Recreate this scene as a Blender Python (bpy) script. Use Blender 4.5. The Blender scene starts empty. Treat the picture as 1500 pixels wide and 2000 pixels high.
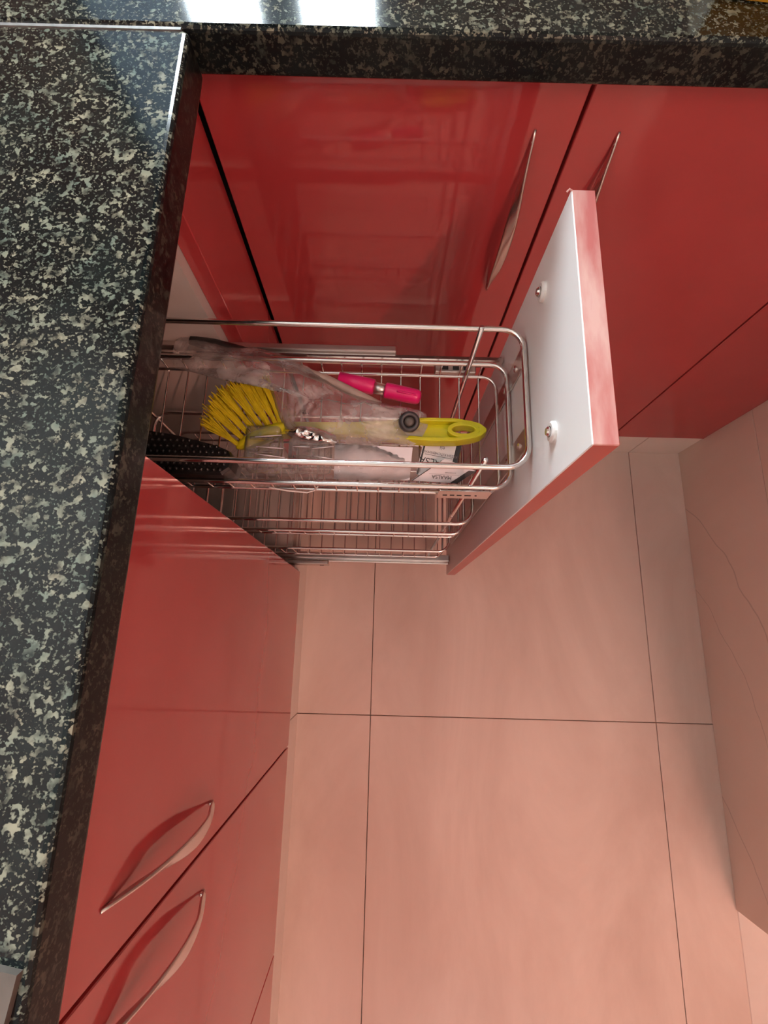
import bpy, bmesh, math, random
from mathutils import Vector, Matrix, noise as mnoise

random.seed(7)
S = bpy.context.scene
COL = S.collection

# ------------------------------------------------------------------ camera
CAM = Vector((0.1693, -0.4331, 1.0948))
FPX = 950.2
cam_data = bpy.data.cameras.new('camera')
cam_data.sensor_fit = 'VERTICAL'
cam_data.sensor_height = 24.0
cam_data.lens = FPX / 2000 * 24.0
cam_data.clip_start = 0.01
cam = bpy.data.objects.new('camera', cam_data)
cam.location = CAM
cam.rotation_euler = (0.2436, -0.0059, 0.0256)
COL.objects.link(cam)
S.camera = cam
CROT = cam.rotation_euler.to_matrix()

# ------------------------------------------------------------------ world (daylight outside the window)
W = bpy.data.worlds.new('daylight')
S.world = W
W.use_nodes = True
bg = W.node_tree.nodes['Background']
bg.inputs[0].default_value = (0.80, 0.93, 1.0, 1)
bg.inputs[1].default_value = 102.0

# window portal: guides sampling of the daylight through the opening
pl = bpy.data.lights.new('window_portal', 'AREA')
pl.shape = 'RECTANGLE'
pl.size, pl.size_y = 0.595, 1.35
pl.cycles.is_portal = True
po = bpy.data.objects.new('window_portal', pl)
po.location = (-0.1225, 0.70, 1.725)
po.rotation_euler = (math.radians(-90), 0, 0)
COL.objects.link(po)

vs = S.view_settings
vs.view_transform = 'Standard'
vs.look = 'None'
vs.exposure = 0.0
vs.gamma = 1.0
vs.use_curve_mapping = False
S.cycles.use_denoising = True
S.cycles.max_bounces = 10
S.cycles.diffuse_bounces = 5
S.cycles.glossy_bounces = 5
S.cycles.transparent_max_bounces = 24
S.cycles.sample_clamp_indirect = 6.0
S.cycles.caustics_reflective = False

LAMP_COL = (1.0, 0.455, 0.345)
LAMP_STRENGTH = 212.0


def px(x, y, z):
    """photo pixel -> point at height z"""
    v = CROT @ Vector(((x - 750) / FPX, -(y - 1000) / FPX, -1.0))
    return CAM + v * ((z - CAM.z) / v.z)


def pxy(x, y, yy):
    v = CROT @ Vector(((x - 750) / FPX, -(y - 1000) / FPX, -1.0))
    return CAM + v * ((yy - CAM.y) / v.y)


# ------------------------------------------------------------------ materials
def new_mat(name):
    m = bpy.data.materials.new(name)
    m.use_nodes = True
    nt = m.node_tree
    return m, nt, nt.nodes['Principled BSDF']


def simple(name, col, rough=0.4, metal=0.0, spec=0.5, var=0.0, vscale=30.0, bump=0.0, bscale=200.0, coat=0.0):
    m, nt, b = new_mat(name)
    b.inputs['Roughness'].default_value = rough
    b.inputs['Metallic'].default_value = metal
    b.inputs['Specular IOR Level'].default_value = spec
    b.inputs['Coat Weight'].default_value = coat
    b.inputs['Base Color'].default_value = (*col, 1)
    tc = nt.nodes.new('ShaderNodeTexCoord')
    if var:
        n = nt.nodes.new('ShaderNodeTexNoise')
        n.inputs['Scale'].default_value = vscale
        n.inputs['Detail'].default_value = 5
        nt.links.new(tc.outputs['Object'], n.inputs['Vector'])
        r = nt.nodes.new('ShaderNodeValToRGB')
        r.color_ramp.elements[0].position = 0.3
        r.color_ramp.elements[1].position = 0.7
        r.color_ramp.elements[0].color = (*[c * (1 - var) for c in col], 1)
        r.color_ramp.elements[1].color = (*[min(1, c * (1 + var)) for c in col], 1)
        nt.links.new(n.outputs['Fac'], r.inputs['Fac'])
        nt.links.new(r.outputs['Color'], b.inputs['Base Color'])
    if bump:
        n2 = nt.nodes.new('ShaderNodeTexNoise')
        n2.inputs['Scale'].default_value = bscale
        n2.inputs['Detail'].default_value = 3
        nt.links.new(tc.outputs['Object'], n2.inputs['Vector'])
        bp = nt.nodes.new('ShaderNodeBump')
        bp.inputs['Strength'].default_value = bump
        bp.inputs['Distance'].default_value = 0.002
        nt.links.new(n2.outputs['Fac'], bp.inputs['Height'])
        nt.links.new(bp.outputs['Normal'], b.inputs['Normal'])
    return m


def granite_mat(name='speckled_granite', k=1.0, rough=0.10, spec=0.22):
    m, nt, b = new_mat(name)
    N, L = nt.nodes, nt.links
    tc = N.new('ShaderNodeTexCoord')

    def noise(scale, detail, dist, off=0.0):
        mp = N.new('ShaderNodeMapping')
        mp.inputs['Location'].default_value = (off, off * 1.7, off * 0.3)
        L.new(tc.outputs['Object'], mp.inputs['Vector'])
        n = N.new('ShaderNodeTexNoise')
        n.inputs['Scale'].default_value = scale
        n.inputs['Detail'].default_value = detail
        n.inputs['Roughness'].default_value = 0.55
        n.inputs['Distortion'].default_value = dist
        L.new(mp.outputs['Vector'], n.inputs['Vector'])
        return n

    def ramp(n, p0, p1, c0=(0, 0, 0, 1), c1=(1, 1, 1, 1)):
        r = N.new('ShaderNodeValToRGB')
        r.color_ramp.elements[0].position = p0
        r.color_ramp.elements[1].position = p1
        r.color_ramp.elements[0].color = c0
        r.color_ramp.elements[1].color = c1
        L.new(n.outputs['Fac'], r.inputs['Fac'])
        return r
    big = ramp(noise(230, 2.0, 0.0), 0.548, 0.592)
    small = ramp(noise(480, 2.0, 0.0, 3.1), 0.58, 0.65)
    spot = ramp(noise(90, 3.0, 0.2, 8.0), 0.36, 0.56)
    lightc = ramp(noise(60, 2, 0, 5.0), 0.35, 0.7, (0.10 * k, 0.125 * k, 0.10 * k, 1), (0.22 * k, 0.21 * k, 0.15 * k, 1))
    darkc = ramp(noise(25, 3, 0, 9.0), 0.4, 0.65, (0.003, 0.0035, 0.004, 1), (0.006, 0.009, 0.009, 1))
    mx = N.new('ShaderNodeMath'); mx.operation = 'MAXIMUM'
    mu = N.new('ShaderNodeMath'); mu.operation = 'MULTIPLY'; mu.inputs[1].default_value = 0.65
    L.new(small.outputs['Color'], mu.inputs[0])
    mb = N.new('ShaderNodeMath'); mb.operation = 'MULTIPLY'
    L.new(big.outputs['Color'], mb.inputs[0]); L.new(spot.outputs['Color'], mb.inputs[1])
    L.new(mb.outputs[0], mx.inputs[0]); L.new(mu.outputs[0], mx.inputs[1])
    mix = N.new('ShaderNodeMix'); mix.data_type = 'RGBA'
    L.new(mx.outputs[0], mix.inputs['Factor'])
    L.new(darkc.outputs['Color'], mix.inputs['A'])
    L.new(lightc.outputs['Color'], mix.inputs['B'])
    L.new(mix.outputs['Result'], b.inputs['Base Color'])
    b.inputs['Roughness'].default_value = rough
    b.inputs['Specular IOR Level'].default_value = spec
    return m


def tile_mat(name, c0, c1, vein=None, rough=0.32, scale=3.0, stretch=(1, 1, 1)):
    m, nt, b = new_mat(name)
    N, L = nt.nodes, nt.links
    tc = N.new('ShaderNodeTexCoord')
    mp = N.new('ShaderNodeMapping')
    mp.inputs['Scale'].default_value = stretch
    L.new(tc.outputs['Object'], mp.inputs['Vector'])
    n = N.new('ShaderNodeTexNoise')
    n.inputs['Scale'].default_value = scale
    n.inputs['Detail'].default_value = 8
    n.inputs['Roughness'].default_value = 0.6
    n.inputs['Distortion'].default_value = 0.7
    L.new(mp.outputs['Vector'], n.inputs['Vector'])
    r = N.new('ShaderNodeValToRGB')
    r.color_ramp.elements[0].position = 0.32
    r.color_ramp.elements[1].position = 0.68
    r.color_ramp.elements[0].color = (*c0, 1)
    r.color_ramp.elements[1].color = (*c1, 1)
    L.new(n.outputs['Fac'], r.inputs['Fac'])
    out = r.outputs['Color']
    if vein:
        sep = N.new('ShaderNodeSeparateXYZ')
        n2 = N.new('ShaderNodeTexNoise')
        n2.inputs['Scale'].default_value = 7
        n2.inputs['Detail'].default_value = 3
        L.new(tc.outputs['Object'], n2.inputs['Vector'])
        L.new(tc.outputs['Object'], sep.inputs[0])

        def math_(op, a, c):
            q = N.new('ShaderNodeMath'); q.operation = op
            for k_, v_ in enumerate((a, c)):
                if isinstance(v_, (int, float)):
                    q.inputs[k_].default_value = v_
                else:
                    L.new(v_, q.inputs[k_])
            return q.outputs[0]
        wob = math_('MULTIPLY', math_('SUBTRACT', n2.outputs['Fac'], 0.5), 0.05)
        masks = []
        for y_, z_, sl, w_ in ((-0.145, 0.012, 0.95, 0.0028), (-0.735, -0.005, 0.85, 0.0024), (-0.30, -0.02, 0.9, 0.0016), (0.05, 0.62, 0.7, 0.003), (-0.42, 0.95, 0.6, 0.003), (-0.2, 1.5, 0.8, 0.003)):
            u_ = math_('SUBTRACT', y_, sep.outputs['Y'])
            zz_ = math_('SUBTRACT', math_('ADD', z_, math_('MULTIPLY', u_, sl)), math_('MULTIPLY', math_('MULTIPLY', u_, u_), 1.2))
            dd = math_('ABSOLUTE', math_('ADD', math_('SUBTRACT', sep.outputs['Z'], zz_), wob), 0)
            on_ = math_('MULTIPLY', math_('GREATER_THAN', u_, -0.01), math_('LESS_THAN', u_, 0.42))
            fall = math_('MAXIMUM', math_('SUBTRACT', 1.0, math_('DIVIDE', dd, w_)), 0.0)
            masks.append(math_('MULTIPLY', fall, on_))
        r2o = masks[0]
        for q_ in masks[1:]:
            r2o = math_('MAXIMUM', r2o, q_)
        mu = N.new('ShaderNodeMath'); mu.operation = 'MULTIPLY'; mu.inputs[1].default_value = 0.55
        L.new(r2o, mu.inputs[0])
        mix = N.new('ShaderNodeMix'); mix.data_type = 'RGBA'
        L.new(mu.outputs[0], mix.inputs['Factor'])
        L.new(out, mix.inputs['A'])
        mix.inputs['B'].default_value = (*vein, 1)
        out = mix.outputs['Result']
    L.new(out, b.inputs['Base Color'])
    b.inputs['Roughness'].default_value = rough
    return m


def scuffed_mat():
    m, nt, b = new_mat('worn_edge_band')
    N, L = nt.nodes, nt.links
    tc = N.new('ShaderNodeTexCoord')
    mp = N.new('ShaderNodeMapping')
    mp.inputs['Scale'].default_value = (60, 14, 14)
    L.new(tc.outputs['Object'], mp.inputs['Vector'])
    n = N.new('ShaderNodeTexNoise')
    n.inputs['Scale'].default_value = 1.0
    n.inputs['Detail'].default_value = 6
    L.new(mp.outputs['Vector'], n.inputs['Vector'])
    r = N.new('ShaderNodeValToRGB')
    r.color_ramp.elements[0].position = 0.40
    r.color_ramp.elements[1].position = 0.66
    r.color_ramp.elements[0].color = (0.42, 0.13, 0.125, 1)
    r.color_ramp.elements[1].color = (0.56, 0.36, 0.33, 1)
    L.new(n.outputs['Fac'], r.inputs['Fac'])
    L.new(r.outputs['Color'], b.inputs['Base Color'])
    b.inputs['Roughness'].default_value = 0.35
    return m


def film_mat(name, haze, tint=(1, 0.98, 0.97)):
    m, nt, b = new_mat(name)
    N, L = nt.nodes, nt.links
    out = N['Material Output']
    b.inputs['Base Color'].default_value = (0.85, 0.83, 0.82, 1)
    b.inputs['Roughness'].default_value = 0.35
    tc = N.new('ShaderNodeTexCoord')
    n = N.new('ShaderNodeTexNoise')
    n.inputs['Scale'].default_value = 90
    n.inputs['Detail'].default_value = 4
    n.inputs['Distortion'].default_value = 1.2
    L.new(tc.outputs['Object'], n.inputs['Vector'])
    bp = N.new('ShaderNodeBump')
    bp.inputs['Strength'].default_value = 1.0
    bp.inputs['Distance'].default_value = 0.004
    L.new(n.outputs['Fac'], bp.inputs['Height'])
    tr = N.new('ShaderNodeBsdfTransparent'); tr.inputs[0].default_value = (*tint, 1)
    gl = N.new('ShaderNodeBsdfGlossy'); gl.inputs['Roughness'].default_value = 0.07
    L.new(bp.outputs['Normal'], gl.inputs['Normal'])
    fr = N.new('ShaderNodeFresnel'); fr.inputs['IOR'].default_value = 1.5
    L.new(bp.outputs['Normal'], fr.inputs['Normal'])
    n3 = N.new('ShaderNodeTexNoise'); n3.inputs['Scale'].default_value = 35; n3.inputs['Detail'].default_value = 4
    L.new(tc.outputs['Object'], n3.inputs['Vector'])
    mr = N.new('ShaderNodeMapRange')
    mr.inputs['From Min'].default_value = 0.35; mr.inputs['From Max'].default_value = 0.7
    mr.inputs['To Min'].default_value = haze * 0.4; mr.inputs['To Max'].default_value = haze * 1.6
    L.new(n3.outputs['Fac'], mr.inputs['Value'])
    m1 = N.new('ShaderNodeMixShader')
    L.new(mr.outputs[0], m1.inputs[0]); L.new(tr.outputs[0], m1.inputs[1]); L.new(b.outputs[0], m1.inputs[2])
    m2 = N.new('ShaderNodeMixShader')
    L.new(fr.outputs[0], m2.inputs[0]); L.new(m1.outputs[0], m2.inputs[1]); L.new(gl.outputs[0], m2.inputs[2])
    L.new(m2.outputs[0], out.inputs['Surface'])
    return m


def emit_mat(name, col, strength):
    m, nt, b = new_mat(name)
    b.inputs['Base Color'].default_value = (0.9, 0.9, 0.9, 1)
    b.inputs['Emission Color'].default_value = (*col, 1)
    b.inputs['Emission Strength'].default_value = strength
    return m


def frosted_mat(name, t_):
    m, nt, b = new_mat(name)
    N, L = nt.nodes, nt.links
    t = N.new('ShaderNodeBsdfTranslucent'); t.inputs[0].default_value = (t_, t_ * 1.1, t_ * 1.2, 1)
    g = N.new('ShaderNodeBsdfDiffuse'); g.inputs[0].default_value = (0.3, 0.3, 0.3, 1)
    mx = N.new('ShaderNodeMixShader'); mx.inputs[0].default_value = 0.25
    L.new(t.outputs[0], mx.inputs[1]); L.new(g.outputs[0], mx.inputs[2])
    L.new(mx.outputs[0], N['Material Output'].inputs['Surface'])
    return m


def pane_mat():
    m, nt, b = new_mat('window_glass')
    N, L = nt.nodes, nt.links
    t = N.new('ShaderNodeBsdfTransparent')
    g = N.new('ShaderNodeBsdfGlossy'); g.inputs['Roughness'].default_value = 0.02
    f = N.new('ShaderNodeFresnel')
    mx = N.new('ShaderNodeMixShader')
    L.new(f.outputs[0], mx.inputs[0]); L.new(t.outputs[0], mx.inputs[1]); L.new(g.outputs[0], mx.inputs[2])
    L.new(mx.outputs[0], N['Material Output'].inputs['Surface'])
    return m


M = {}
M['red'] = simple('red_gloss_laminate', (0.39, 0.046, 0.049), 0.07, spec=0.85, var=0.05, vscale=9, bump=0.035, bscale=16)
M['red_edge'] = simple('red_edge_band', (0.38, 0.065, 0.055), 0.3, var=0.08, vscale=20)
M['scuff'] = scuffed_mat()
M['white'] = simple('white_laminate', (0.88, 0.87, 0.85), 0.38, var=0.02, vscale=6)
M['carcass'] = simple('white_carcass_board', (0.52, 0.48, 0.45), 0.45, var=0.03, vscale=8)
M['granite'] = granite_mat()
M['granite_edge'] = granite_mat('shaded_granite_edge', 0.32, 0.28, 0.14)  # darker copy of the granite: shade on the edge faces put into the colour
M['joint'] = simple('joint_filler', (0.17, 0.17, 0.165), 0.5, var=0.3, vscale=150)
M['tile'] = tile_mat('beige_floor_tile', (0.57, 0.435, 0.37), (0.73, 0.60, 0.525), None, 0.5, 3.2, (1.4, 0.55, 1))
M['plinth'] = tile_mat('pale_plinth_tile', (0.66, 0.56, 0.50), (0.74, 0.65, 0.59), None, 0.36, 4.0)
M['walltile'] = tile_mat('marble_wall_tile', (0.60, 0.47, 0.395), (0.68, 0.55, 0.47), (0.30, 0.24, 0.21), 0.22, 2.0)
M['grout'] = simple('grout', (0.46, 0.35, 0.30), 0.8, var=0.2, vscale=60)
M['paint'] = simple('cream_wall_paint', (0.70, 0.66, 0.60), 0.7, var=0.03, vscale=5)
M['ceiling'] = simple('white_ceiling_paint', (0.52, 0.50, 0.47), 0.8, var=0.02, vscale=4)
M['steel'] = simple('polished_steel', (0.78, 0.73, 0.70), 0.16, metal=1.0, bump=0.02, bscale=60)
M['steel_dull'] = simple('zinc_plated_steel', (0.62, 0.57, 0.54), 0.30, metal=1.0, bump=0.05, bscale=120)
M['handle'] = simple('brushed_nickel', (0.74, 0.69, 0.66), 0.24, metal=1.0, bump=0.03, bscale=300)
M['black_slot'] = simple('black_slot', (0.015, 0.013, 0.013), 0.6)
M['cap'] = simple('white_plastic', (0.80, 0.77, 0.74), 0.35)
M['yellow'] = simple('yellow_green_plastic', (0.60, 0.56, 0.012), 0.35, var=0.05, vscale=25)
M['bristle'] = simple('yellow_bristle', (0.66, 0.56, 0.02), 0.5, var=0.15, vscale=120)
M['pink'] = simple('hot_pink_plastic', (0.72, 0.012, 0.16), 0.3, var=0.04, vscale=40)
M['black'] = simple('black_plastic', (0.012, 0.012, 0.012), 0.28, bump=0.05, bscale=300)
M['grey_wood'] = simple('grey_beige_rod', (0.42, 0.33, 0.28), 0.42, var=0.15, vscale=60)
M['dark_grey'] = simple('dark_grey_plastic', (0.035, 0.032, 0.034), 0.35, var=0.2, vscale=60)
M['film'] = film_mat('clear_film', 0.30)
M['film2'] = film_mat('clear_packet_film', 0.16)
M['blister'] = film_mat('clear_moulded_plastic', 0.16)
M['paper'] = simple('white_paper', (0.84, 0.80, 0.83), 0.6, var=0.02, vscale=40)
M['card'] = simple('printed_card', (0.78, 0.73, 0.74), 0.45, var=0.02, vscale=60)
M['ink'] = simple('black_ink', (0.02, 0.018, 0.02), 0.5)
M['ink_soft'] = simple('grey_ink', (0.16, 0.13, 0.14), 0.5)
M['white_ink'] = simple('white_ink', (0.7, 0.68, 0.68), 0.5)
M['alu'] = simple('window_aluminium', (0.35, 0.37, 0.39), 0.4, metal=0.6)
M['frost'] = frosted_mat('frosted_glass', 0.085)
M['frost2'] = frosted_mat('pale_frosted_glass', 0.17)
M['pane'] = pane_mat()
M['yellow_tray'] = simple('amber_yellow_plastic', (0.62, 0.36, 0.02), 0.35, var=0.06, vscale=30)
M['slate'] = simple('brown_grey_steel', (0.075, 0.062, 0.052), 0.45, var=0.25, vscale=40, bump=0.05, bscale=150)
M['lamp'] = emit_mat('lit_lamp_diffuser', LAMP_COL, LAMP_STRENGTH)


# ------------------------------------------------------------------ helpers
def obj(name, bm, mat, parent=None, smooth=False):
    me = bpy.data.meshes.new(name)
    bmesh.ops.recalc_face_normals(bm, faces=bm.faces[:])
    bm.to_mesh(me)
    bm.free()
    for m in (mat if isinstance(mat, (list, tuple)) else [mat]):
        me.materials.append(m)
    if smooth:
        for p in me.polygons:
            p.use_smooth = True
    o = bpy.data.objects.new(name, me)
    COL.objects.link(o)
    if parent:
        o.parent = parent
    return o


def empty(name, loc=(0, 0, 0)):
    o = bpy.data.objects.new(name, None)
    o.empty_display_size = 0.05
    o.location = loc
    COL.objects.link(o)
    return o


def own(parent, child):
    """parent keeping world place"""
    child.parent = parent
    child.matrix_parent_inverse = Matrix.Translation(-Vector(parent.location))
    return child


def tag(o, label, cat, group=None):
    o['label'] = label
    o['category'] = cat
    if group:
        o['group'] = group
    return o


def struct(o):
    o['kind'] = 'structure'
    return o


def add_box(bm, x0, x1, y0, y1, z0, z1, bevel=0.0, seg=1):
    r = bmesh.ops.create_cube(bm, size=1.0)
    vs_ = r['verts']
    for v in vs_:
        v.co = Vector((x0 + (v.co.x + .5) * (x1 - x0), y0 + (v.co.y + .5) * (y1 - y0), z0 + (v.co.z + .5) * (z1 - z0)))
    if bevel:
        es = set()
        for v in vs_:
            es.update(v.link_edges)
        bmesh.ops.bevel(bm, geom=list(es), offset=bevel, segments=seg, profile=0.5, affect='EDGES')


def box(name, x0, x1, y0, y1, z0, z1, mat, parent=None, bevel=0.0, seg=1):
    bm = bmesh.new()
    add_box(bm, x0, x1, y0, y1, z0, z1, bevel, seg)
    o = obj(name, bm, mat)
    if parent:
        own(parent, o)
    return o


def add_tube(bm, pts, r, n=10, closed=False, caps=True, radii=None, flat=None):
    pts = [Vector(p) for p in pts]
    k = len(pts)
    rings = []
    prev = None
    for i, p in enumerate(pts):
        a = pts[(i - 1) % k] if (closed or i > 0) else p
        b = pts[(i + 1) % k] if (closed or i < k - 1) else p
        t = (b - a).normalized()
        if prev is None:
            up = Vector((0, 0, 1)) if abs(t.z) < .9 else Vector((1, 0, 0))
            nrm = (up - t * up.dot(t)).normalized()
        else:
            nrm = (prev - t * prev.dot(t)).normalized()
        prev = nrm
        bi = t.cross(nrm)
        rr = radii[i] if radii else r
        f = flat if flat else 1.0
        rings.append([bm.verts.new(p + (nrm * math.cos(2 * math.pi * j / n) * f + bi * math.sin(2 * math.pi * j / n)) * rr) for j in range(n)])
    m = k if closed else k - 1
    for i in range(m):
        A, B = rings[i], rings[(i + 1) % k]
        for j in range(n):
            bm.faces.new((A[j], A[(j + 1) % n], B[(j + 1) % n], B[j]))
    if not closed and caps:
        bm.faces.new(rings[0][::-1])
        bm.faces.new(rings[-1])


def tube(name, pts, r, mat, parent=None, n=10, closed=False, radii=None, flat=None):
    bm = bmesh.new()
    add_tube(bm, pts, r, n, closed, True, radii, flat)
    o = obj(name, bm, mat, smooth=True)
    if parent:
        own(parent, o)
    return o


def rrect(x0, x1, y0, y1, z, rad, seg=6):
    pts = []
    for cx, cy, a0 in ((x1 - rad, y1 - rad, 0), (x0 + rad, y1 - rad, 90), (x0 + rad, y0 + rad, 180), (x1 - rad, y0 + rad, 270)):
        for i in range(seg + 1):
            a = math.radians(a0 + 90 * i / seg)
            pts.append((cx + rad * math.cos(a), cy + rad * math.sin(a), z))
    # straight runs are subdivided so the frame stays stable
    return pts


def lathe_disc(bm, c, axis, prof, n=20):
    """prof: list of (radius, offset along axis)"""
    c = Vector(c); ax = Vector(axis).normalized()
    u = ax.orthogonal().normalized(); w = ax.cross(u)
    rings = []
    for r, h in prof:
        rings.append([bm.verts.new(c + ax * h + (u * math.cos(2 * math.pi * j / n) + w * math.sin(2 * math.pi * j / n)) * max(r, 1e-5)) for j in range(n)])
    for A, B in zip(rings, rings[1:]):
        for j in range(n):
            bm.faces.new((A[j], A[(j + 1) % n], B[(j + 1) % n], B[j]))
    bm.faces.new(rings[0][::-1]); bm.faces.new(rings[-1])


def curve_mesh(outlines, extrude, bevel=0.0):
    cu = bpy.data.curves.new('tmp', 'CURVE')
    cu.dimensions = '2D'; cu.fill_mode = 'BOTH'; cu.extrude = extrude; cu.bevel_depth = bevel; cu.bevel_resolution = 2
    for pts in outlines:
        sp = cu.splines.new('POLY'); sp.points.add(len(pts) - 1); sp.use_cyclic_u = True
        for q, p in zip(sp.points, pts):
            q.co = (p[0], p[1], 0, 1)
    o = bpy.data.objects.new('tmp', cu); COL.objects.link(o)
    dg = bpy.context.evaluated_depsgraph_get()
    me = bpy.data.meshes.new_from_object(o.evaluated_get(dg))
    bpy.data.objects.remove(o); bpy.data.curves.remove(cu)
    return me


def text_mesh(s, size):
    cu = bpy.data.curves.new('tmp', 'FONT'); cu.body = s; cu.size = size; cu.align_x = 'CENTER'; cu.align_y = 'CENTER'
    cu.extrude = 0.00004
    o = bpy.data.objects.new('tmp', cu); COL.objects.link(o)
    dg = bpy.context.evaluated_depsgraph_get()
    me = bpy.data.meshes.new_from_object(o.evaluated_get(dg))
    bpy.data.objects.remove(o); bpy.data.curves.remove(cu)
    return me


# ------------------------------------------------------------------ dimensions (metres)
H, CT = 0.845, 0.0322            # worktop top, thickness
OV = 0.0236                      # worktop overhang
ZB, ZT = 0.097, 0.807            # door bottom / top
WX = 0.870                       # right wall face
YW = -0.936                      # end of right wall
T = 0.0177                       # door thickness

# ------------------------------------------------------------------ the room
floor = struct(box('floor', -0.62, 2.6, -3.3, 0.62, -0.06, -0.010, M['grout']))
G = 0.0007
tx = [-0.4483, 0.1517, 0.7517, 1.3517, 1.9517, 2.5517]
ty = [0.5987, -0.6013, -1.8013, -3.0013, -3.3]
for i in range(5):
    for j in range(4):
        t_ = box('tile', tx[i] + G, tx[i + 1] - G, ty[j + 1] + G, ty[j] - G, -0.010, 0.0, M['tile'], floor, 0.0006)

ceiling = struct(box('ceiling', -0.70, 2.7, -3.4, 0.80, 2.6, 2.7, M['ceiling']))
wall_left = struct(box('wall_left', -0.72, -0.62, -3.4, 0.80, -0.06, 2.6, M['paint']))
wall_front = struct(box('wall_front', -0.62, 2.6, -3.42, -3.30, -0.06, 2.6, M['paint']))
wall_far = struct(box('wall_far', 2.60, 2.72, -3.4, 0.80, -0.06, 2.6, M['paint']))
# back wall with a window opening
WXA, WXB, WZA, WZB = -0.420, 0.175, 1.05, 2.40
bm = bmesh.new()
add_box(bm, -0.62, WXA, 0.62, 0.74, -0.06, 2.6)
add_box(bm, WXB, 2.6, 0.62, 0.74, -0.06, 2.6)
add_box(bm, WXA, WXB, 0.62, 0.74, -0.06, WZA)
add_box(bm, WXA, WXB, 0.62, 0.74, WZB, 2.6)
wall_back = struct(obj('wall_back', bm, M['paint']))
# right wall with marble tiles
wall_right = struct(box('wall_right', WX + 0.009, WX + 0.11, YW, 0.62, -0.0, 2.6, M['paint']))
zs = [0.0, 0.239, 0.839, 1.439, 2.039, 2.6]
for a, b in zip(zs, zs[1:]):
    for y0, y1 in ((YW, -0.336 + 0.6), (0.264, 0.62)):
        box('wall_tile', WX, WX + 0.009, y0 + 0.0007, y1 - 0.0007, a + 0.0008, b - 0.0008, M['walltile'], wall_right, 0.0005)
trim_3 = struct(box('trim_3', WX + 0.002, WX + 0.108, -1.9, YW - 0.001, -0.004, 0.0015, M['plinth'], None, 0.001))

# window
win = struct(empty('window_1', (-0.125, 0.66, WZA)))
bm = bmesh.new()
fy0, fy1 = 0.645, 0.685
for (a, b) in ((WXA, WXA + .02), (-0.222, -0.212), (WXB - .05, WXB)):
    add_box(bm, a, b, fy0, fy1, WZA, WZB)
add_box(bm, WXA, WXB, fy0, fy1, WZA, WZA + .03)
add_box(bm, WXA, WXB, fy0, fy1, WZB - .03, WZB)
own(win, obj('window_frame', bm, M['alu']))
for x in (-0.092, 0.094):
    tube('window_bar', [(x, 0.63, WZA), (x, 0.63, WZB)], 0.005, M['alu'], win, 8)
ZR = 1.62                        # transom; the clear panes above it are added, unseen, to brighten the pull-out front
box('window_transom', WXA, WXB, fy0, fy1, ZR - .015, ZR + .015, M['alu'], win)
box('frosted_pane', -0.40, -0.222, 0.662, 0.666, WZA + .03, ZR - .015, M['frost2'], win)
box('frosted_pane', -0.085, -0.002, 0.662, 0.666, WZA + .03, ZR - .015, M['frost'], win)
box('pane', -0.212, -0.085, 0.663, 0.665, WZA + .03, ZR - .015, M['pane'], win)
box('pane', -0.002, WXB - .05, 0.663, 0.665, WZA + .03, ZR - .015, M['pane'], win)
box('pane', WXA + .02, -0.222, 0.663, 0.665, ZR + .015, WZB - .03, M['pane'], win)
box('pane', -0.212, WXB - .05, 0.663, 0.665, ZR + .015, WZB - .03, M['pane'], win)
box('window_sill', WXA, WXB, 0.60, 0.645, WZA - 0.02, WZA, M['granite'], win, 0.003)

# plinths (tile-clad)
trim_1 = struct(box('trim_1', -0.05, -0.012, -2.4, 0.0, 0.0, 0.0955, M['grout']))
for a, b in ((-2.4, -1.8013), (-1.8013, -0.6013), (-0.6013, -0.003)):
    box('plinth_tile', -0.012, -0.002, a + 0.0008, b - 0.0008, 0.0003, 0.0955, M['plinth'], trim_1, 0.0004)
trim_2 = struct(box('trim_2', 0.0, WX, 0.012, 0.05, 0.0, 0.0955, M['grout']))
for a, b in ((0.0, 0.1517), (0.1517, 0.7517), (0.7517, WX)):
    box('plinth_tile', a + 0.0008, b - 0.0008, 0.002, 0.012, 0.0003, 0.0955, M['plinth'], trim_2, 0.0004)

# lamp on the front wall
LX, LY, LZ = 1.08, -1.70, 2.60
lamp = empty('tube_light', (LX, LY, LZ))
box('housing', LX - .05, LX + .05, LY - .64, LY + .64, LZ - .03, LZ, M['cap'], lamp, 0.004)
tube('lit_tube', [(LX, LY - .60, LZ - .050), (LX, LY, LZ - .050), (LX, LY + .60, LZ - .050)], 0.017, M['lamp'], lamp, 12)
for sy in (-.615, .615):
    box('end_cap', LX - .02, LX + .02, LY + sy - .015, LY + sy + .015, LZ - .07, LZ - .028, M['cap'], lamp, 0.003)
tag(lamp, 'warm tube light on the ceiling over the tiled floor', 'lamp')


# ------------------------------------------------------------------ worktops
def counter(name, x0, x1, y0, y1, label):
    bm = bmesh.new()
    add_box(bm, x0, x1, y0, y1, H - CT, H, 0.0040, 3)
    bm.normal_update()
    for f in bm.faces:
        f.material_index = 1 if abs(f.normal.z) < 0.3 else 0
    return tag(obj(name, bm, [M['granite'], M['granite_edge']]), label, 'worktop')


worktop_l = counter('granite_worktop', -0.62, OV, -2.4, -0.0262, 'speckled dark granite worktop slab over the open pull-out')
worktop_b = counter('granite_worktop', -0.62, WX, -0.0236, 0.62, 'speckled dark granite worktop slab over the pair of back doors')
box('joint_strip', -0.62, OV - 0.006, -0.0262, -0.0236, H - CT + .002, H - 0.0006, M['joint'], worktop_b)


# ------------------------------------------------------------------ handles and doors
def bow(t):
    t = min(1.0, max(0.0, t))
    return max(0.0, math.sin(math.pi * t)) ** (0.75 if t < .5 else 1.0)


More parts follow.
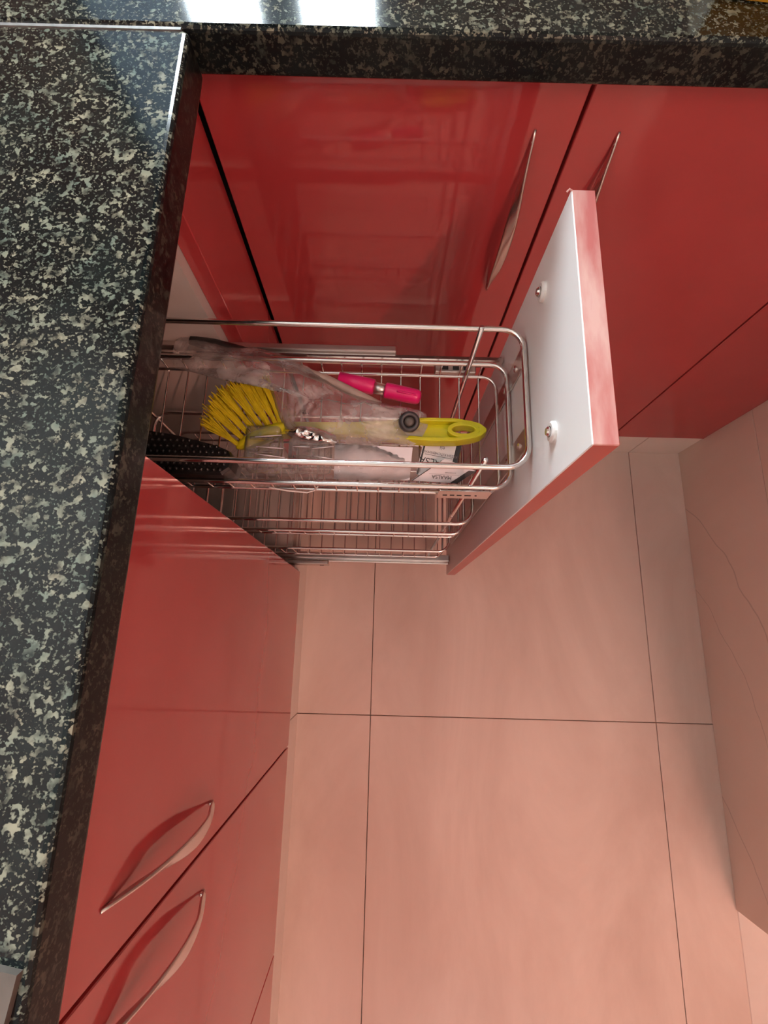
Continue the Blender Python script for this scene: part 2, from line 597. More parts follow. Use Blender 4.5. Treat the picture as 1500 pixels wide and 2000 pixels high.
def handle_mesh(L=0.206):
    bm = bmesh.new()
    n, rings = 24, []
    for i in range(n + 1):
        t = i / n
        s = bow(t)
        z = (t - .5) * L
        off = 0.0012 + 0.0180 * s
        w = 0.0009 + 0.0052 * max(0.0, math.sin(math.pi * t)) ** 0.8
        th = 0.0011 + 0.0010 * s
        # normal of the bow in the x-z plane
        dt = 1e-3
        ds = (bow(t + dt) - bow(t - dt)) / (min(1, t + dt) - max(0, t - dt)) * 0.0180
        tv = Vector((ds, 0, L)).normalized()
        nv = Vector((tv.z, 0, -tv.x))
        # the strip twists: edge-on to the door at its upper end, flat in the middle
        f_ = min(1.0, max(0.0, (t - .42) / .50)); f_ = f_ * f_ * (3 - 2 * f_)
        g_ = min(1.0, max(0.0, (.30 - t) / .30)); g_ = g_ * g_ * (3 - 2 * g_)
        ph = math.radians(78 * f_ - 50 * g_)
        wv = Vector((0, 1, 0)) * math.cos(ph) + nv * math.sin(ph)
        sv = nv * math.cos(ph) - Vector((0, 1, 0)) * math.sin(ph)
        c = Vector((off, 0, z)) - nv * (w * abs(math.sin(ph)) * .9)
        ring = []
        m = 14
        for j in range(m):
            a = 2 * math.pi * j / m
            ca, sa = math.cos(a), math.sin(a)
            e = 0.6         # rounded strip: super-ellipse section
            v_ = c + wv * (w * math.copysign(abs(ca) ** e, ca)) + sv * (th * math.copysign(abs(sa) ** e, sa))
            v_.x = max(v_.x, -0.0005)
            ring.append(bm.verts.new(v_))
        rings.append(ring)
    for A, B in zip(rings, rings[1:]):
        for j in range(len(A)):
            bm.faces.new((A[j], A[(j + 1) % len(A)], B[(j + 1) % len(A)], B[j]))
    bm.faces.new(rings[0][::-1]); bm.faces.new(rings[-1])
    # feet joining the bow ends to the door
    for s in (-1, 1):
        lathe_disc(bm, (0, 0, s * (L * .5 - .010)), (1, 0, 0), [(0.0014, -0.001), (0.0014, 0.0035)], 8)
    bmesh.ops.recalc_face_normals(bm, faces=bm.faces[:])
    me = bpy.data.meshes.new('handle')
    bm.to_mesh(me); bm.free()
    me.materials.append(M['handle'])
    for p in me.polygons:
        p.use_smooth = True
    return me


HMESH = handle_mesh()


def handle(parent, root, loc, rz):
    o = bpy.data.objects.new('handle', HMESH)
    COL.objects.link(o)
    o.parent = parent
    o.location = loc
    o.rotation_euler = (0, 0, rz)
    o['label'] = 'bowed nickel bar handle'
    return o


def door(root, x0, x1, y0, y1):
    bm = bmesh.new()
    add_box(bm, x0, x1, y0, y1, ZB, ZT, 0.0008, 1)
    o = obj('door', bm, M['red'])
    own(root, o)
    return o


GP = 0.0016
# corner filler + cabinet that holds the pull-out
YF = -0.108
PA, PB = -0.1145, -0.3142
pc = empty('base_cabinet', (-0.3, -0.2, 0.0955))
box('filler_panel', -T, 0.0, YF, -0.0012, ZB, ZT, M['red'], pc, 0.0008)
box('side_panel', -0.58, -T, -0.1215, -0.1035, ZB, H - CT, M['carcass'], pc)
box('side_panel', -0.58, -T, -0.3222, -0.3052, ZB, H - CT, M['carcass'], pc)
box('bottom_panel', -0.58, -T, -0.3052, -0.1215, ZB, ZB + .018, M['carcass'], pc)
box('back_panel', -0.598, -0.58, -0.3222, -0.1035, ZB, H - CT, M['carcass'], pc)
# fixed halves of the runners
for yy0, yy1, z0, z1, xe in ((-0.1285, -0.1215, 0.592, 0.612, 0.178), (-0.3052, -0.2985, 0.118, 0.146, 0.062), (-0.1285, -0.1215, 0.118, 0.146, 0.062)):
    box('runner_rail', -0.52, xe, yy0, yy1, z0, z1, M['steel_dull'], pc, 0.001)
box('runner_slot', 0.044, 0.052, -0.3055, -0.3046, 0.124, 0.132, M['black_slot'], pc)
tag(pc, 'white-lined corner base cabinet with red filler strip, standing open', 'cabinet')

SA, SB = -0.645, -0.9741
c2 = empty('base_cabinet', (-0.3, -0.65, 0.0955))
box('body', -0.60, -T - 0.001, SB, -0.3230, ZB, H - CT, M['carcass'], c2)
d = door(c2, -T, 0.0, SA + GP, PB - GP * 0.8)
handle(d, c2, (0, -0.605, 0.6395), 0)
d = door(c2, -T, 0.0, SB + GP, SA - GP)
handle(d, c2, (0, -0.684, 0.6395), 0)
tag(c2, 'red two-door base cabinet next to the pulled-out basket', 'cabinet')
c3 = empty('base_cabinet', (-0.3, -1.4, 0.0955))
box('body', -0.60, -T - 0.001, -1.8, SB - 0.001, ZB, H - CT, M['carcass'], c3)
door(c3, -T, 0.0, -1.39, SB - GP)
door(c3, -T, 0.0, -1.8, -1.393)
tag(c3, 'red base cabinet beyond the seam past the second bowed handle', 'cabinet')

SD, SE = 0.3294, 0.6662
c4 = empty('base_cabinet', (0.33, 0.3, 0.0955))
box('body', 0.004, SE, T + 0.001, 0.60, ZB, H - CT, M['carcass'], c4)
d = door(c4, 0.0036, SD - GP, 0.0, T)
handle(d, c4, (0.2935, 0, 0.659), -math.pi / 2)
d = door(c4, SD + GP, SE - GP, 0.0, T)
handle(d, c4, (0.3675, 0, 0.659), -math.pi / 2)
tag(c4, 'dark red two-door base cabinet under the back worktop behind the basket', 'cabinet')
c5 = empty('base_cabinet', (0.77, 0.3, 0.0955))
box('body', SE + .001, WX - .001, T + 0.001, 0.60, ZB, H - CT, M['carcass'], c5)
door(c5, SE + GP, WX - 0.001, 0.0, T)
tag(c5, 'narrow red base cabinet wedged against the marble wall', 'cabinet')

# ------------------------------------------------------------------ the pull-out unit
P = 0.300
pu = empty('pull_out_unit', (0.15, -0.215, 0.12))
tag(pu, 'pulled-out wire basket rack with three steel tiers behind its red front', 'pull-out basket')
# front panel: white inside, red outside, worn edge band on top
bm = bmesh.new()
add_box(bm, P, P + T, PB, PA, ZB, ZT, 0.0007, 1)
bm.normal_update()
for f in bm.faces:
    n = f.normal
    if n.x < -0.5:
        f.material_index = 0
    elif n.x > 0.5:
        f.material_index = 1
    elif n.z > 0.5:
        f.material_index = 2
    else:
        f.material_index = 3
fp = own(pu, obj('front_panel', bm, [M['white'], M['red'], M['scuff'], M['red_edge']]))
fp['label'] = 'front board, white inside with red worn edges'
handle(fp, pu, (P + T, -0.215, 0.66), 0)
for (yy, zz) in ((-0.1481, 0.739), (-0.2773, 0.742)):
    bm = bmesh.new()
    lathe_disc(bm, (P, yy, zz), (-1, 0, 0), [(0.0085, -0.0005), (0.0085, 0.0022), (0.0070, 0.0036), (0.0045, 0.0036), (0.0045, 0.0026)], 24)
    o = obj('screw_washer', bm, M['cap'], smooth=False); o.parent = fp
    bm = bmesh.new()
    lathe_disc(bm, (P, yy, zz), (-1, 0, 0), [(0.0040, 0.0020), (0.0040, 0.0048), (0.0028, 0.0062)], 12)
    add_box(bm, P - .0064, P - .0058, yy - .0026, yy + .0026, zz - .0005, zz + .0005)
    o = obj('screw', bm, M['steel']); o.parent = fp
# chip at the top back corner
bm = bmesh.new()
add_tube(bm, [(P + .0008, PA - .001, ZT - .0004), (P - .0014, PA - .0002, ZT + .0003), (P - .0030, PA - .0014, ZT - .0012)], 0.0007, 6)
o = obj('loose_chip', bm, M['scuff']); o.parent = fp
# flat straps screwed on the inside
for yy in (-0.172, -0.255):
    box('strap', P - 0.0022, P, yy - 0.011, yy + 0.011, 0.185, 0.682, M['steel_dull'], pu, 0.0006)
    for zz in (0.655, 0.61):
        bm = bmesh.new()
        lathe_disc(bm, (P - .0022, yy, zz), (-1, 0, 0), [(0.0036, 0), (0.0036, 0.0012), (0.0018, 0.0020)], 12)
        own(pu, obj('strap_screw', bm, M['steel']))

XB = -0.145
tiers = [
    # name, top loop z, middle loop z, mesh z, y0, y1, front x for each
    (0.690, 0.6275, 0.6010, -0.289, -0.151, 0.2960, 0.2960, 0.2900),
    (0.482, 0.4160, 0.3870, -0.294, -0.149, 0.2840, 0.2830, 0.2800),
    (0.263, None, 0.1930, -0.294, -0.149, 0.2840, 0.2830, 0.2800),
]
wire_x = [0.2708 - 0.0217 * k for k in range(19)]
for ti, (zt, zm, zb, y0, y1, xt, xm, xb) in enumerate(tiers):
    bk = empty('basket', (0.15, -0.215, zb))
    bk.parent = pu
    bk.matrix_parent_inverse = Matrix.Translation(-Vector(pu.location))
    base = Vector(bk.location)

    def sub(o):
        o.parent = bk
        o.matrix_parent_inverse = Matrix.Translation(-base)
        return o
    rt = 0.0027 if ti == 0 else 0.0024
    sub(tube('top_rail', rrect(XB, xt, y0, y1, zt, 0.020), rt, M['steel'], None, 12, True))
    if zm:
        sub(tube('middle_rail', rrect(XB, xm, y0, y1, zm, 0.018), 0.0025, M['steel'], None, 12, True))
    sub(tube('bottom_rail', rrect(XB + .004, xb, y0 + .001, y1 - .001, zb + .002, 0.016), 0.0019, M['steel'], None, 10, True))
    zu = zm if zm else zt
    wm = None
    for k, wx in enumerate(wire_x):
        if wm is None:
            bm = bmesh.new()
            r_ = 0.004
            add_tube(bm, [(0, y1 - .0005, zu), (0, y1 - .0005, zb + r_), (0, y1 - .0005 - r_ * .3, zb + r_ * .3), (0, y1 - .0005 - r_, zb), (0, y0 + .0005 + r_, zb), (0, y0 + .0005 + r_ * .3, zb + r_ * .3), (0, y0 + .0005, zb + r_), (0, y0 + .0005, zu)], 0.00105, 6)
            o = obj('wire', bm, M['steel'], smooth=True)
            wm = o.data
        else:
            o = bpy.data.objects.new('wire', wm)
            COL.objects.link(o)
        o.location = (wx, 0, 0)
        sub(o)
# upright posts that carry the tiers
for yy in (-0.1555, -0.2855):
    tube('post', [(0.2555, yy, 0.150), (0.2555, yy, 0.45), (0.2555, yy, 0.6985)], 0.0025, M['steel'], pu, 12)
    tube('post', [(XB, yy, 0.150), (XB, yy, 0.45), (XB, yy, 0.6985)], 0.0025, M['steel'], pu, 12)
# moving runner bars
box('runner_bar', -0.30, P - 0.001, -0.1345, -0.1285, 0.592, 0.607, M['steel'], pu, 0.0012)
box('runner_bar', -0.30, P - 0.001, -0.2985, -0.2925, 0.122, 0.140, M['steel'], pu, 0.0012)
box('runner_bar', -0.30, P - 0.001, -0.1345, -0.1285, 0.122, 0.140, M['steel'], pu, 0.0012)
for yy in (-0.150, -0.288):
    box('base_bar', -0.16, P - 0.001, yy - .006, yy + .006, 0.141, 0.151, M['steel_dull'], pu, 0.0012)
# slotted bracket at the far runner
br = box('bracket', 0.222, 0.268, -0.1475, -0.1345, 0.590, 0.604, M['steel_dull'], pu, 0.001)
for sx in (0.230, 0.242, 0.254):
    o = box('bracket_slot', sx, sx + .007, -0.1445, -0.1395, 0.6035, 0.6046, M['black_slot'])
    o.parent = br
# maker's plate on the near side, with its worn engraved strokes
pa, pb_ = pxy(857, 955, -0.2925), pxy(958, 958, -0.2925)
bm = bmesh.new()
me = curve_mesh([[(x, z) for x, z in ((0, .006), (.002, .0012), (.006, 0), (.049, 0), (.0525, -.0015), (.0535, -.0045), (.0535, -.026), (0.0, -.026))]], 0.0006, 0.0)
plate = bpy.data.objects.new('maker_plate', me)
bpy.data.objects.remove(plate)
bm.from_mesh(me)
bmesh.ops.translate(bm, verts=bm.verts[:], vec=(0, 0, 0))
for v in bm.verts:
    x, y, z = v.co
    v.co = (0.2235 + x, -0.2930 + z, 0.6275 + min(y, 0.0))
plate = own(pu, obj('maker_plate', bm, M['steel']))
plate['label'] = 'small steel maker plate with engraved strokes'
for sx, ln in ((0.229, .0045), (0.2365, .0045), (0.2435, .0050), (0.2515, .0065), (0.2620, .0020)):
    o = box('engraved_stroke', sx, sx + ln, -0.2940, -0.2935, 0.6120, 0.6136, M['black_slot'])
    o.parent = plate

# ------------------------------------------------------------------ things in the top basket
ZW = 0.6023        # top of the wires
# --- yellow brush
brush = empty('dish_brush', px(740, 845, ZW))
tag(brush, 'yellow-green dish brush with fanned bristles and a looped handle', 'brush')
zc = 0.616
A0, A1 = px(545, 840, zc - .004), px(947, 845, zc + .006)
axis = A1 - A0
Lh = axis.length
prof = [(0.0, .0065), (.15, .0062), (.35, .0065), (.5, .0085), (.62, .0112), (.74, .0128), (.85, .0125), (.93, .0098), (.975, .0062), (1.0, .0012)]


def wid(u):
    for (a, wa), (b, wb) in zip(prof, prof[1:]):
        if a <= u <= b:
            f = (u - a) / (b - a)
            f = f * f * (3 - 2 * f)
            return wa + (wb - wa) * f
    return .002


def outline(inset=0.0, u0=0.0, u1=1.0, n=40):
    up, dn = [], []
    for i in range(n + 1):
        u = u0 + (u1 - u0) * i / n
        w_ = max(.0006, wid(u) - inset)
        up.append((u * Lh, w_)); dn.append((u * Lh, -w_))
    return up + dn[::-1]


def ell(cx, rx, ry, n=28):
    return [(cx + rx * math.cos(2 * math.pi * i / n), ry * math.sin(2 * math.pi * i / n)) for i in range(n)]


hx = 0.895 * Lh
bmh = bmesh.new()
for outl, ex, dz in (([outline(0.0006), ell(hx, .0125, .0052)], 0.0016, -0.0035),
                     ([outline(), outline(0.0026, .42, .972)], 0.0058, 0.0),
                     ([ell(hx, .0158, .0084), ell(hx, .0128, .0055)], 0.0058, 0.0)):
    me = curve_mesh(outl, ex, 0.0008)
    bt = bmesh.new(); bt.from_mesh(me)
    bmesh.ops.translate(bt, verts=bt.verts[:], vec=(0, 0, dz))
    tmp = bpy.data.meshes.new('t'); bt.to_mesh(tmp); bt.free()
    bmh.from_mesh(tmp)
X = axis.normalized(); Zv = Vector((0, 0.10, 1)); Zv = (Zv - X * Zv.dot(X)).normalized(); Yv = Zv.cross(X)
RM = Matrix((X, Yv, Zv)).transposed().to_4x4(); RM.translation = A0
bmesh.ops.transform(bmh, matrix=RM, verts=bmh.verts[:])
own(brush, obj('brush_handle', bmh, M['yellow']))
# head: flattened ellipsoid lying along the roots of the tufts
r0, r1 = px(466, 872, .614), px(560, 832, .616)
hc = (r0 + r1) / 2; hd = (r1 - r0)
bm = bmesh.new()
bmesh.ops.create_uvsphere(bm, u_segments=24, v_segments=12, radius=1.0)
X2 = hd.normalized(); Z2 = Vector((0, 0, 1)); Y2 = Z2.cross(X2)
M2 = Matrix((X2 * (hd.length * .56), Y2 * 0.0085, Z2 * 0.0105)).transposed().to_4x4(); M2.translation = hc
bmesh.ops.transform(bm, matrix=M2, verts=bm.verts[:])
own(brush, obj('brush_head', bm, M['yellow'], smooth=True))
# tufts of bristles
roots = [(462, 866), (474, 857), (487, 849), (500, 843), (513, 838), (526, 833), (539, 829), (549, 826)]
tips = [(404, 822), (412, 797), (420, 779), (434, 764), (452, 755), (472, 749), (494, 745), (515, 742)]
bm = bmesh.new()
for i, (a, b) in enumerate(zip(roots, tips)):
    for row, dz in enumerate((-0.006, 0.001, 0.008)):
        pa_ = px(a[0], a[1], 0.614 + dz * .6)
        pb2 = px(b[0], b[1], 0.618 + dz * 1.5)
        for k in range(26):
            da = Vector((random.gauss(0, .0011), random.gauss(0, .0011), random.gauss(0, .0009)))
            db = Vector((random.gauss(0, .0032), random.gauss(0, .0032), random.gauss(0, .0024)))
            e = pa_.lerp(pb2, random.uniform(.93, 1.05)) + db
            e.z = max(e.z, ZW + .0006)
            s_ = pa_ + da; s_.z = max(s_.z, ZW + .001)
            add_tube(bm, [s_, e], 0.00050, 4)
o = own(brush, obj('bristles', bm, M['bristle']))
o['kind'] = 'stuff'

# --- pink tool
pk = empty('pink_handled_tool', px(742, 757, ZW))
tag(pk, 'hot pink plastic tool in two halves joined by a metal band', 'kitchen tool')
zc = ZW + .0088


def capsule(pa, pb, r, name, mat, rounded_end=True, parent=None):
    pa, pb = Vector(pa), Vector(pb)
    n = 10
    pts, rad = [], []
    L_ = (pb - pa).length
    prof_ = [(0, .88), (.02, .98), (.06, 1), (.5, 1), (.8, .98), (.9, .93), (.96, .78), (.99, .55), (1.0, .2)] if rounded_end else [(0, .9), (.02, 1), (.5, 1), (.97, 1), (1, .92)]
    for u, w_ in prof_:
        pts.append(pa.lerp(pb, u)); rad.append(r * w_)
    return tube(name, pts, r, mat, parent, 16, False, rad, None)


capsule(px(662, 741, zc), px(731, 756, zc), 0.0086, 'tool_half', M['pink'], False, pk)
capsule(px(752, 762, zc), px(822, 777, zc), 0.0086, 'tool_half', M['pink'], True, pk)
tube('metal_band', [px(728, 756, zc), px(740, 759, zc), px(756, 763, zc)], 0.0062, M['steel_dull'], pk, 16)
g0, g1 = px(775, 764, zc + .0088), px(812, 771, zc + .0086)
tube('grip_rib', [g0, (g0 + g1) / 2, g1], 0.0011, M['pink'], pk, 8)

# --- rod-handled tool, wrapped in the film
rod = empty('rod_handled_tool', px(640, 745, ZW))
tag(rod, 'grey-beige rod tool with a black end lying under the clear film', 'kitchen tool')
e0, e1, e2 = px(505, 693, .618), px(640, 742, .618), px(742, 792, .614)
tube('rod', [e0, e0.lerp(e1, .5), e1, e1.lerp(e2, .5), e2], 0.0048, M['grey_wood'], rod, 14, False, [.0040, .0046, .0050, .0050, .0046])
e3 = px(372, 664, .618)
tube('black_end', [e3, e3.lerp(e0, .35), e3.lerp(e0, .75), e0 + (e1 - e0) * .06], 0.006, M['black'], rod, 14, False, [.0055, .0075, .0062, .0046], .6)
# --- dark round cap at the mouth of the film
knob = empty('dark_knob', px(800, 826, ZW))
tag(knob, 'dark grey round knob end poking from the twisted film', 'knob')
kc = px(799, 824, .634)
bm = bmesh.new()
lathe_disc(bm, kc, (.05, -.36, .93), [(0.006, -0.010), (0.0085, -0.008), (0.0108, -0.002), (0.0108, 0.003), (0.0095, 0.006), (0.0066, 0.0066), (0.0058, 0.0035)], 24)
own(knob, obj('knob_body', bm, M['dark_grey'], smooth=True))
bm = bmesh.new()
lathe_disc(bm, kc, (.05, -.36, .93), [(0.0050, 0.002), (0.0050, 0.0052), (0.0030, 0.0060)], 16)
own(knob, obj('knob_centre', bm, M['slate'], smooth=True))


# --- film bags
def film(name, poly, zlow, zhigh, mat, label, amp=0.006, seed=0.0, rings=16, sub_n=6, pinch=None, parent=None):
    pts = []
    k = len(poly)
    for i in range(k):      # smooth closed outline
        p0, p1, p2, p3 = (poly[(i + j - 1) % k] for j in range(4))
        for s in range(sub_n):
            t = s / sub_n
            q = [0.5 * ((2 * p1[c]) + (-p0[c] + p2[c]) * t + (2 * p0[c] - 5 * p1[c] + 4 * p2[c] - p3[c]) * t * t + (-p0[c] + 3 * p1[c] - 3 * p2[c] + p3[c]) * t ** 3) for c in (0, 1)]
            pts.append(q)
    cx = sum(p[0] for p in pts) / len(pts); cy = sum(p[1] for p in pts) / len(pts)
    bm = bmesh.new()
    prev = None
    cz_ = zhigh
    for ri in range(rings, 0, -1):
        f = ri / rings
        ring = []
        for p in pts:
            x = cx + (p[0] - cx) * f; y = cy + (p[1] - cy) * f
            z = zlow + (zhigh - zlow) * (1 - f ** 3.0)
            w = px(x, y, z)
            nv = mnoise.noise(Vector((w.x * 42 + seed, w.y * 42, 1.3))) + .9 * abs(mnoise.noise(Vector((w.x * 120 + seed, w.y * 120, 4.1)))) - .3 + .35 * abs(mnoise.noise(Vector((w.x * 300 + seed, w.y * 260, 7.7))))
            w.z += amp * nv * (1 - f ** 6)
            w.x += amp * .25 * mnoise.noise(Vector((w.x * 160 + 9, w.y * 160, seed)))
            w.z = max(w.z, ZW + .0006)
            ring.append(bm.verts.new(w))
        if prev:
            for j in range(len(ring)):
                bm.faces.new((prev[j], prev[(j + 1) % len(ring)], ring[(j + 1) % len(ring)], ring[j]))
        prev = ring
    c = bm.verts.new(px(cx, cy, zhigh))
    for j in range(len(prev)):
        bm.faces.new((prev[j], prev[(j + 1) % len(prev)], c))
    o = obj(name, bm, mat, smooth=True)
    if parent:
        return own(parent, o)
    return tag(o, label, 'film')


film('clear_film', [(350, 660), (430, 670), (530, 686), (600, 716), (672, 762), (752, 788), (822, 802), (836, 822), (826, 852), (800, 872), (740, 872), (680, 876), (610, 862), (556, 838), (528, 785), (498, 738), (420, 724), (343, 718)],
     0.618, 0.648, M['film'], 'crumpled clear plastic film wrapped over the rod tool', 0.0075, 3.0, 26, 9)

# --- clear packet with a white paper insert and a moulded tray
pkt = empty('clear_packet', px(640, 900, ZW))
tag(pkt, 'clear plastic packet with a moulded tray and white paper insert', 'packet')
film('packet_film', [(428, 930), (452, 880), (500, 848), (575, 836), (660, 846), (735, 848), (800, 862), (826, 895), (818, 928), (760, 942), (650, 946), (540, 950), (470, 952)],
     0.606, 0.632, M['film2'], '', 0.006, 11.0, 24, 9, None, pkt)


def quad_sheet(name, corners, mat, parent, th=0.0005, bend=0.0):
    c = [Vector(p) for p in corners]
    nrm = (c[1] - c[0]).cross(c[3] - c[0]).normalized()
    if nrm.z < 0:
        nrm = -nrm
    bm = bmesh.new()
    n = 6
    top, bot = [], []
    for i in range(n + 1):
        u = i / n
        rt_, rb_ = [], []
        for j in range(2):
            p = (c[0].lerp(c[1], u)) if j == 0 else (c[3].lerp(c[2], u))
            p = p + nrm * bend * math.sin(math.pi * u)
            rt_.append(bm.verts.new(p + nrm * th)); rb_.append(bm.verts.new(p))
        top.append(rt_); bot.append(rb_)
    for i in range(n):
        bm.faces.new((top[i][0], top[i + 1][0], top[i + 1][1], top[i][1]))
        bm.faces.new((bot[i][0], bot[i][1], bot[i + 1][1], bot[i + 1][0]))
        bm.faces.new((top[i][0], bot[i][0], bot[i + 1][0], top[i + 1][0]))
        bm.faces.new((top[i][1], top[i + 1][1], bot[i + 1][1], bot[i][1]))
    bm.faces.new((top[0][0], top[0][1], bot[0][1], bot[0][0]))
    bm.faces.new((top[n][0], bot[n][0], bot[n][1], top[n][1]))
    o = obj(name, bm, mat)
    if parent:
        own(parent, o)
    return o


quad_sheet('paper_insert', [px(654, 866, .622), px(806, 874, .622), px(800, 938, .606), px(652, 936, .606)], M['paper'], pkt, 0.0006, 0.003)
for (xa, xb, ya, yb) in ((482, 556, 845, 925), (566, 650, 868, 926)):
    pa_, pb2 = px(xa, yb, .606), px(xb, ya, .606)
    bm = bmesh.new()
    add_box(bm, pa_.x, pb2.x, max(pa_.y, -0.284), pb2.y, ZW + .001, 0.627, 0.005, 3)
    w_ = pb2.x - pa_.x
    for f in (.33, .66):
        yy = max(pa_.y, -0.284) + (pb2.y - max(pa_.y, -0.284)) * f
        add_box(bm, pa_.x + .006, pb2.x - .006, yy - .0012, yy + .0012, 0.6265, 0.6300, 0.001, 2)
    own(pkt, obj('moulded_cup', bm, M['blister']))
for (a_, b_) in (((500, 872), (553, 876)), ((497, 886), (556, 894)), ((572, 872), (606, 873)), ((610, 876), (652, 872)), ((610, 890), (652, 897)), ((498, 853), (550, 850))):
    p0_, p1_ = px(*a_, .6325), px(*b_, .6325)
    tube('glint_line', [p0_, p0_.lerp(p1_, .5), p1_], 0.0006, M['paper'], pkt, 6, False, [.0003, .0007, .0003])  # thin white threads painting bright glints on the clear cups
film('crumpled_fold', [(556, 842), (585, 832), (625, 838), (656, 852), (654, 866), (618, 866), (580, 858)], 0.627, 0.635, M['steel'], '', 0.007, 23.0, 12, 6, None, pkt)
# twist tie curl that sticks out through the side wires
tube('tie_wire', [px(525, 952, .612), px(560, 958, .605), px(600, 962, .6035), px(613, 958, .6035), px(621, 950, .608)], 0.0009, M['cap'], pkt, 6)

# --- black studded scrubber block
bb = empty('studded_black_block', px(380, 900, ZW))
tag(bb, 'black plastic block studded with rows of bumps beside the brush', 'scrubber')
bl = [px(296, 846, .640), px(456, 884, .636), px(462, 925, .636), px(296, 925, .640)]
x0_, x1_ = bl[0].x, bl[1].x
yt, yn = -0.240, -0.2845
bm = bmesh.new()
out_top = [(x0_ - .03, yt + .004), (x0_ + .02, yt - .003), (x1_ - .018, yt - .014), (x1_ - .004, yt - .020), (x1_, yt - .028), (x1_ - .002, yn + .006), (x1_ - .010, yn), (x0_ - .03, yn)]
vb = [bm.verts.new((x, y * 1.0, ZW + .0008)) for x, y in out_top]
vm = [bm.verts.new((x, y, .632)) for x, y in out_top]
cxx = sum(p[0] for p in out_top) / len(out_top); cyy = sum(p[1] for p in out_top) / len(out_top)
vt = [bm.verts.new((cxx + (x - cxx) * .965, cyy + (y - cyy) * .93, .6365)) for x, y in out_top]
for A_, B_ in ((vb, vm), (vm, vt)):
    for j in range(len(A_)):
        bm.faces.new((A_[j], A_[(j + 1) % len(A_)], B_[(j + 1) % len(A_)], B_[j]))
bm.faces.new(vt); bm.faces.new(vb[::-1])
own(bb, obj('block_body', bm, M['black']))


def inside(x, y, poly):
    c = False
    for i in range(len(poly)):
        (xa, ya), (xb, yb) = poly[i], poly[i - 1]
        if (ya > y) != (yb > y) and x < (xb - xa) * (y - ya) / (yb - ya) + xa:
            c = not c
    return c


top2 = [(cxx + (x - cxx) * .93, cyy + (y - cyy) * .86) for x, y in out_top]
smesh = None
for i in range(30):
    for j in range(12):
        x = x0_ - .028 + i * .0062 + (.0031 if j % 2 else 0)
        y = yn + .004 + j * .0060
        if not inside(x, y, top2):
            continue
        if smesh is None:
            bm = bmesh.new()
            lathe_disc(bm, (0, 0, 0), (0, 0, 1), [(0.0022, -0.0005), (0.0020, 0.0013), (0.0010, 0.0024)], 8)
            o = obj('stud', bm, M['black'], smooth=True); smesh = o.data
        else:
            o = bpy.data.objects.new('stud', smesh); COL.objects.link(o)
        o.location = (x, y, .6365)
        own(bb, o)


# --- printed cards
def printed_card(name, label, tl, tr, brr, bl_, texts, stripes):
    """corners in reading orientation"""
    tl, tr, brr, bl_ = (Vector(p) for p in (tl, tr, brr, bl_))
    root = empty(name, (tl + tr + brr + bl_) / 4)
    tag(root, label, 'card')
    quad_sheet('card_sheet', [tl, tr, brr, bl_], M['card'], root, 0.0004)
    ex = (tr - tl); ey = (tl - bl_)
    wv, hv = ex.length, ey.length
    ux = ex.normalized(); un = ux.cross(ey).normalized(); uy = un.cross(ux)
    for s, u, v, size, mat in texts:
        me = text_mesh(s, size * hv)
        me.materials.clear(); me.materials.append(mat)
        o = bpy.data.objects.new('lettering', me); COL.objects.link(o)
        mt = Matrix((ux, uy, un)).transposed().to_4x4()
        mt.translation = bl_ + ex * u + ey * v + un * 0.0006
        own(root, o)
        o.matrix_world = mt
        o.matrix_basis = mt
    for u0, u1, v0, v1, mat in stripes:
        c = [bl_ + ex * u0 + ey * v1, bl_ + ex * u1 + ey * v1, bl_ + ex * u1 + ey * v0, bl_ + ex * u0 + ey * v0]
        quad_sheet('printed_stripe', [p + un * 0.00045 for p in c], mat, root, 0.0001)
    return root


ca = [px(893, 909, .611), px(812, 930, .609), px(831, 851, .614), px(899, 868, .613)]
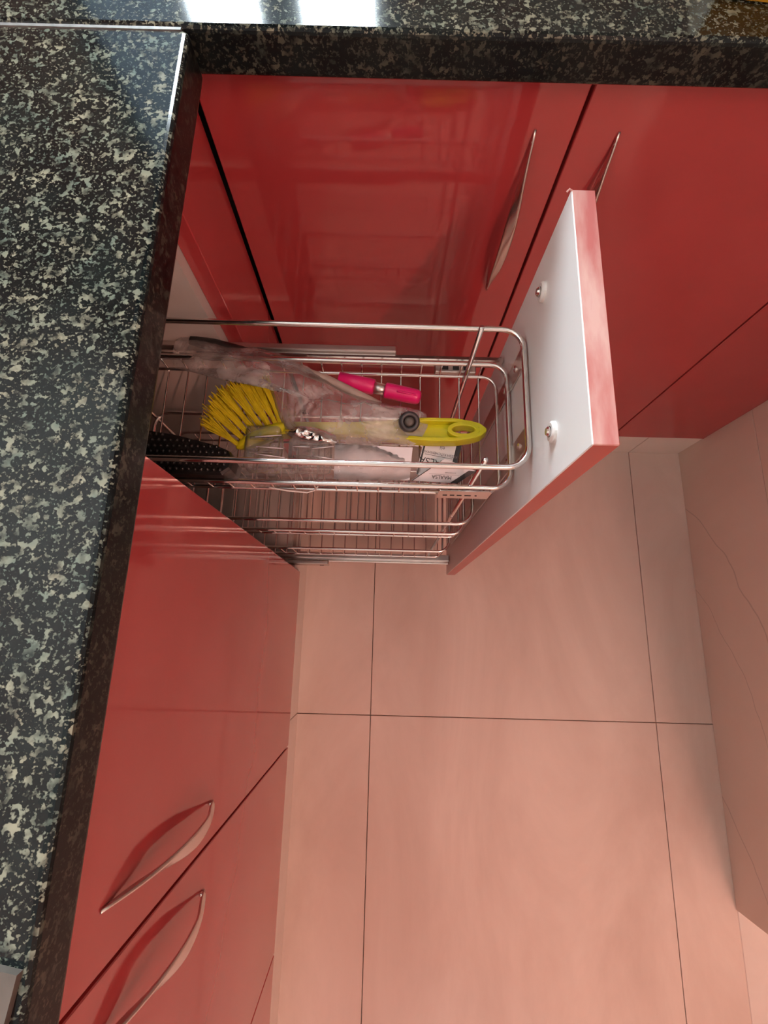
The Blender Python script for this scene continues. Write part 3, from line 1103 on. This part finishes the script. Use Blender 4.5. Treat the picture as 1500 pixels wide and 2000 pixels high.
# seen upside down: reading top is towards the near rail
ca = [px(884, 940, .607), px(812, 926, .607), px(830, 851, .614), px(902, 868, .614)]
printed_card('printed_card', 'white printed card with a black band under the brush handle', ca[0], ca[1], ca[2], ca[3],
             [('MAALSA', .56, .36, .24, M['ink']), ('FRESH KITCHENWARE', .57, .60 - .0, .075, M['ink_soft'])][:0] +
             [('MAALSA', .52, .60, .26, M['ink']), ('FRESH KITCHENWARE', .53, .36, .095, M['ink_soft']), ('eji', .48, .20, .15, M['ink_soft'])],
             [(.15, .90, .425, .437, M['ink_soft']), (.94, .985, 0.0, 1.0, M['ink']), (0.0, .13, 0.0, .72, M['ink'])])
cb = [px(893, 944, .612), px(803, 938, .612), px(869, 896, .624), px(930, 920, .620)]
printed_card('printed_card', 'pinkish printed card lying slanted against the near rail', cb[0], cb[1], cb[2], cb[3],
             [('MAALSA', .50, .60, .24, M['ink']), ('KITCHENWARE', .45, .25, .07, M['ink_soft'])],
             [(.2, .85, .40, .412, M['ink_soft']), (.965, .99, 0, 1, M['ink']), (0.0, .16, 0.0, 1.0, M['ink'])])

# ------------------------------------------------------------------ things on the worktops
# yellow tray whose front edge just shows on the back worktop
q0, q1 = px(1400, -2, H), px(1500, 9, H)
qd = (q1 - q0).normalized(); qn = Vector((-qd.y, qd.x, 0))
bt = empty('yellow_tray', q0 + qd * .13 + qn * .1)


def tray_part(name, a0, a1, b0, b1, z0, z1, bev):
    bm = bmesh.new()
    add_box(bm, a0, a1, b0, b1, z0, z1, bev, 2)
    mt = Matrix((qd, qn, Vector((0, 0, 1)))).transposed().to_4x4(); mt.translation = Vector((q0.x, q0.y, 0))
    bmesh.ops.transform(bm, matrix=mt, verts=bm.verts[:])
    return own(bt, obj(name, bm, M['yellow_tray']))


tray_part('tray_base', 0, .26, .0, .20, H + .0002, H + .006, .002)
for nm, a0, a1, b0, b1 in (('tray_wall', 0, .26, 0, .004), ('tray_wall', 0, .26, .196, .20), ('tray_wall', 0, .004, .004, .196), ('tray_wall', .256, .26, .004, .196)):
    tray_part(nm, a0, a1, b0, b1, H + .004, H + .034, .001)
tag(bt, 'amber yellow plastic tray on the back worktop', 'tray')
# brown-grey metal plate corner on the left worktop
bm = bmesh.new()
w0, w1 = px(46, 1893, H), px(18, 2000, H)
dirv = (w1 - w0).normalized()
outp = [(w0.x, w0.y), (w0.x - .012, w0.y + .002), (w0.x - .22, w0.y + .006), (w0.x - .24, w0.y - .30), (w0.x + dirv.x * .30, w0.y + dirv.y * .30)]
lo = [bm.verts.new((x, y, H + .0002)) for x, y in outp]
hi = [bm.verts.new((x, y, H + .004)) for x, y in outp]
for j in range(len(lo)):
    bm.faces.new((lo[j], lo[(j + 1) % len(lo)], hi[(j + 1) % len(lo)], hi[j]))
bm.faces.new(hi); bm.faces.new(lo[::-1])
tag(obj('metal_plate', bm, M['slate']), 'brown-grey metal plate lying on the worktop above the two bowed handles', 'plate')
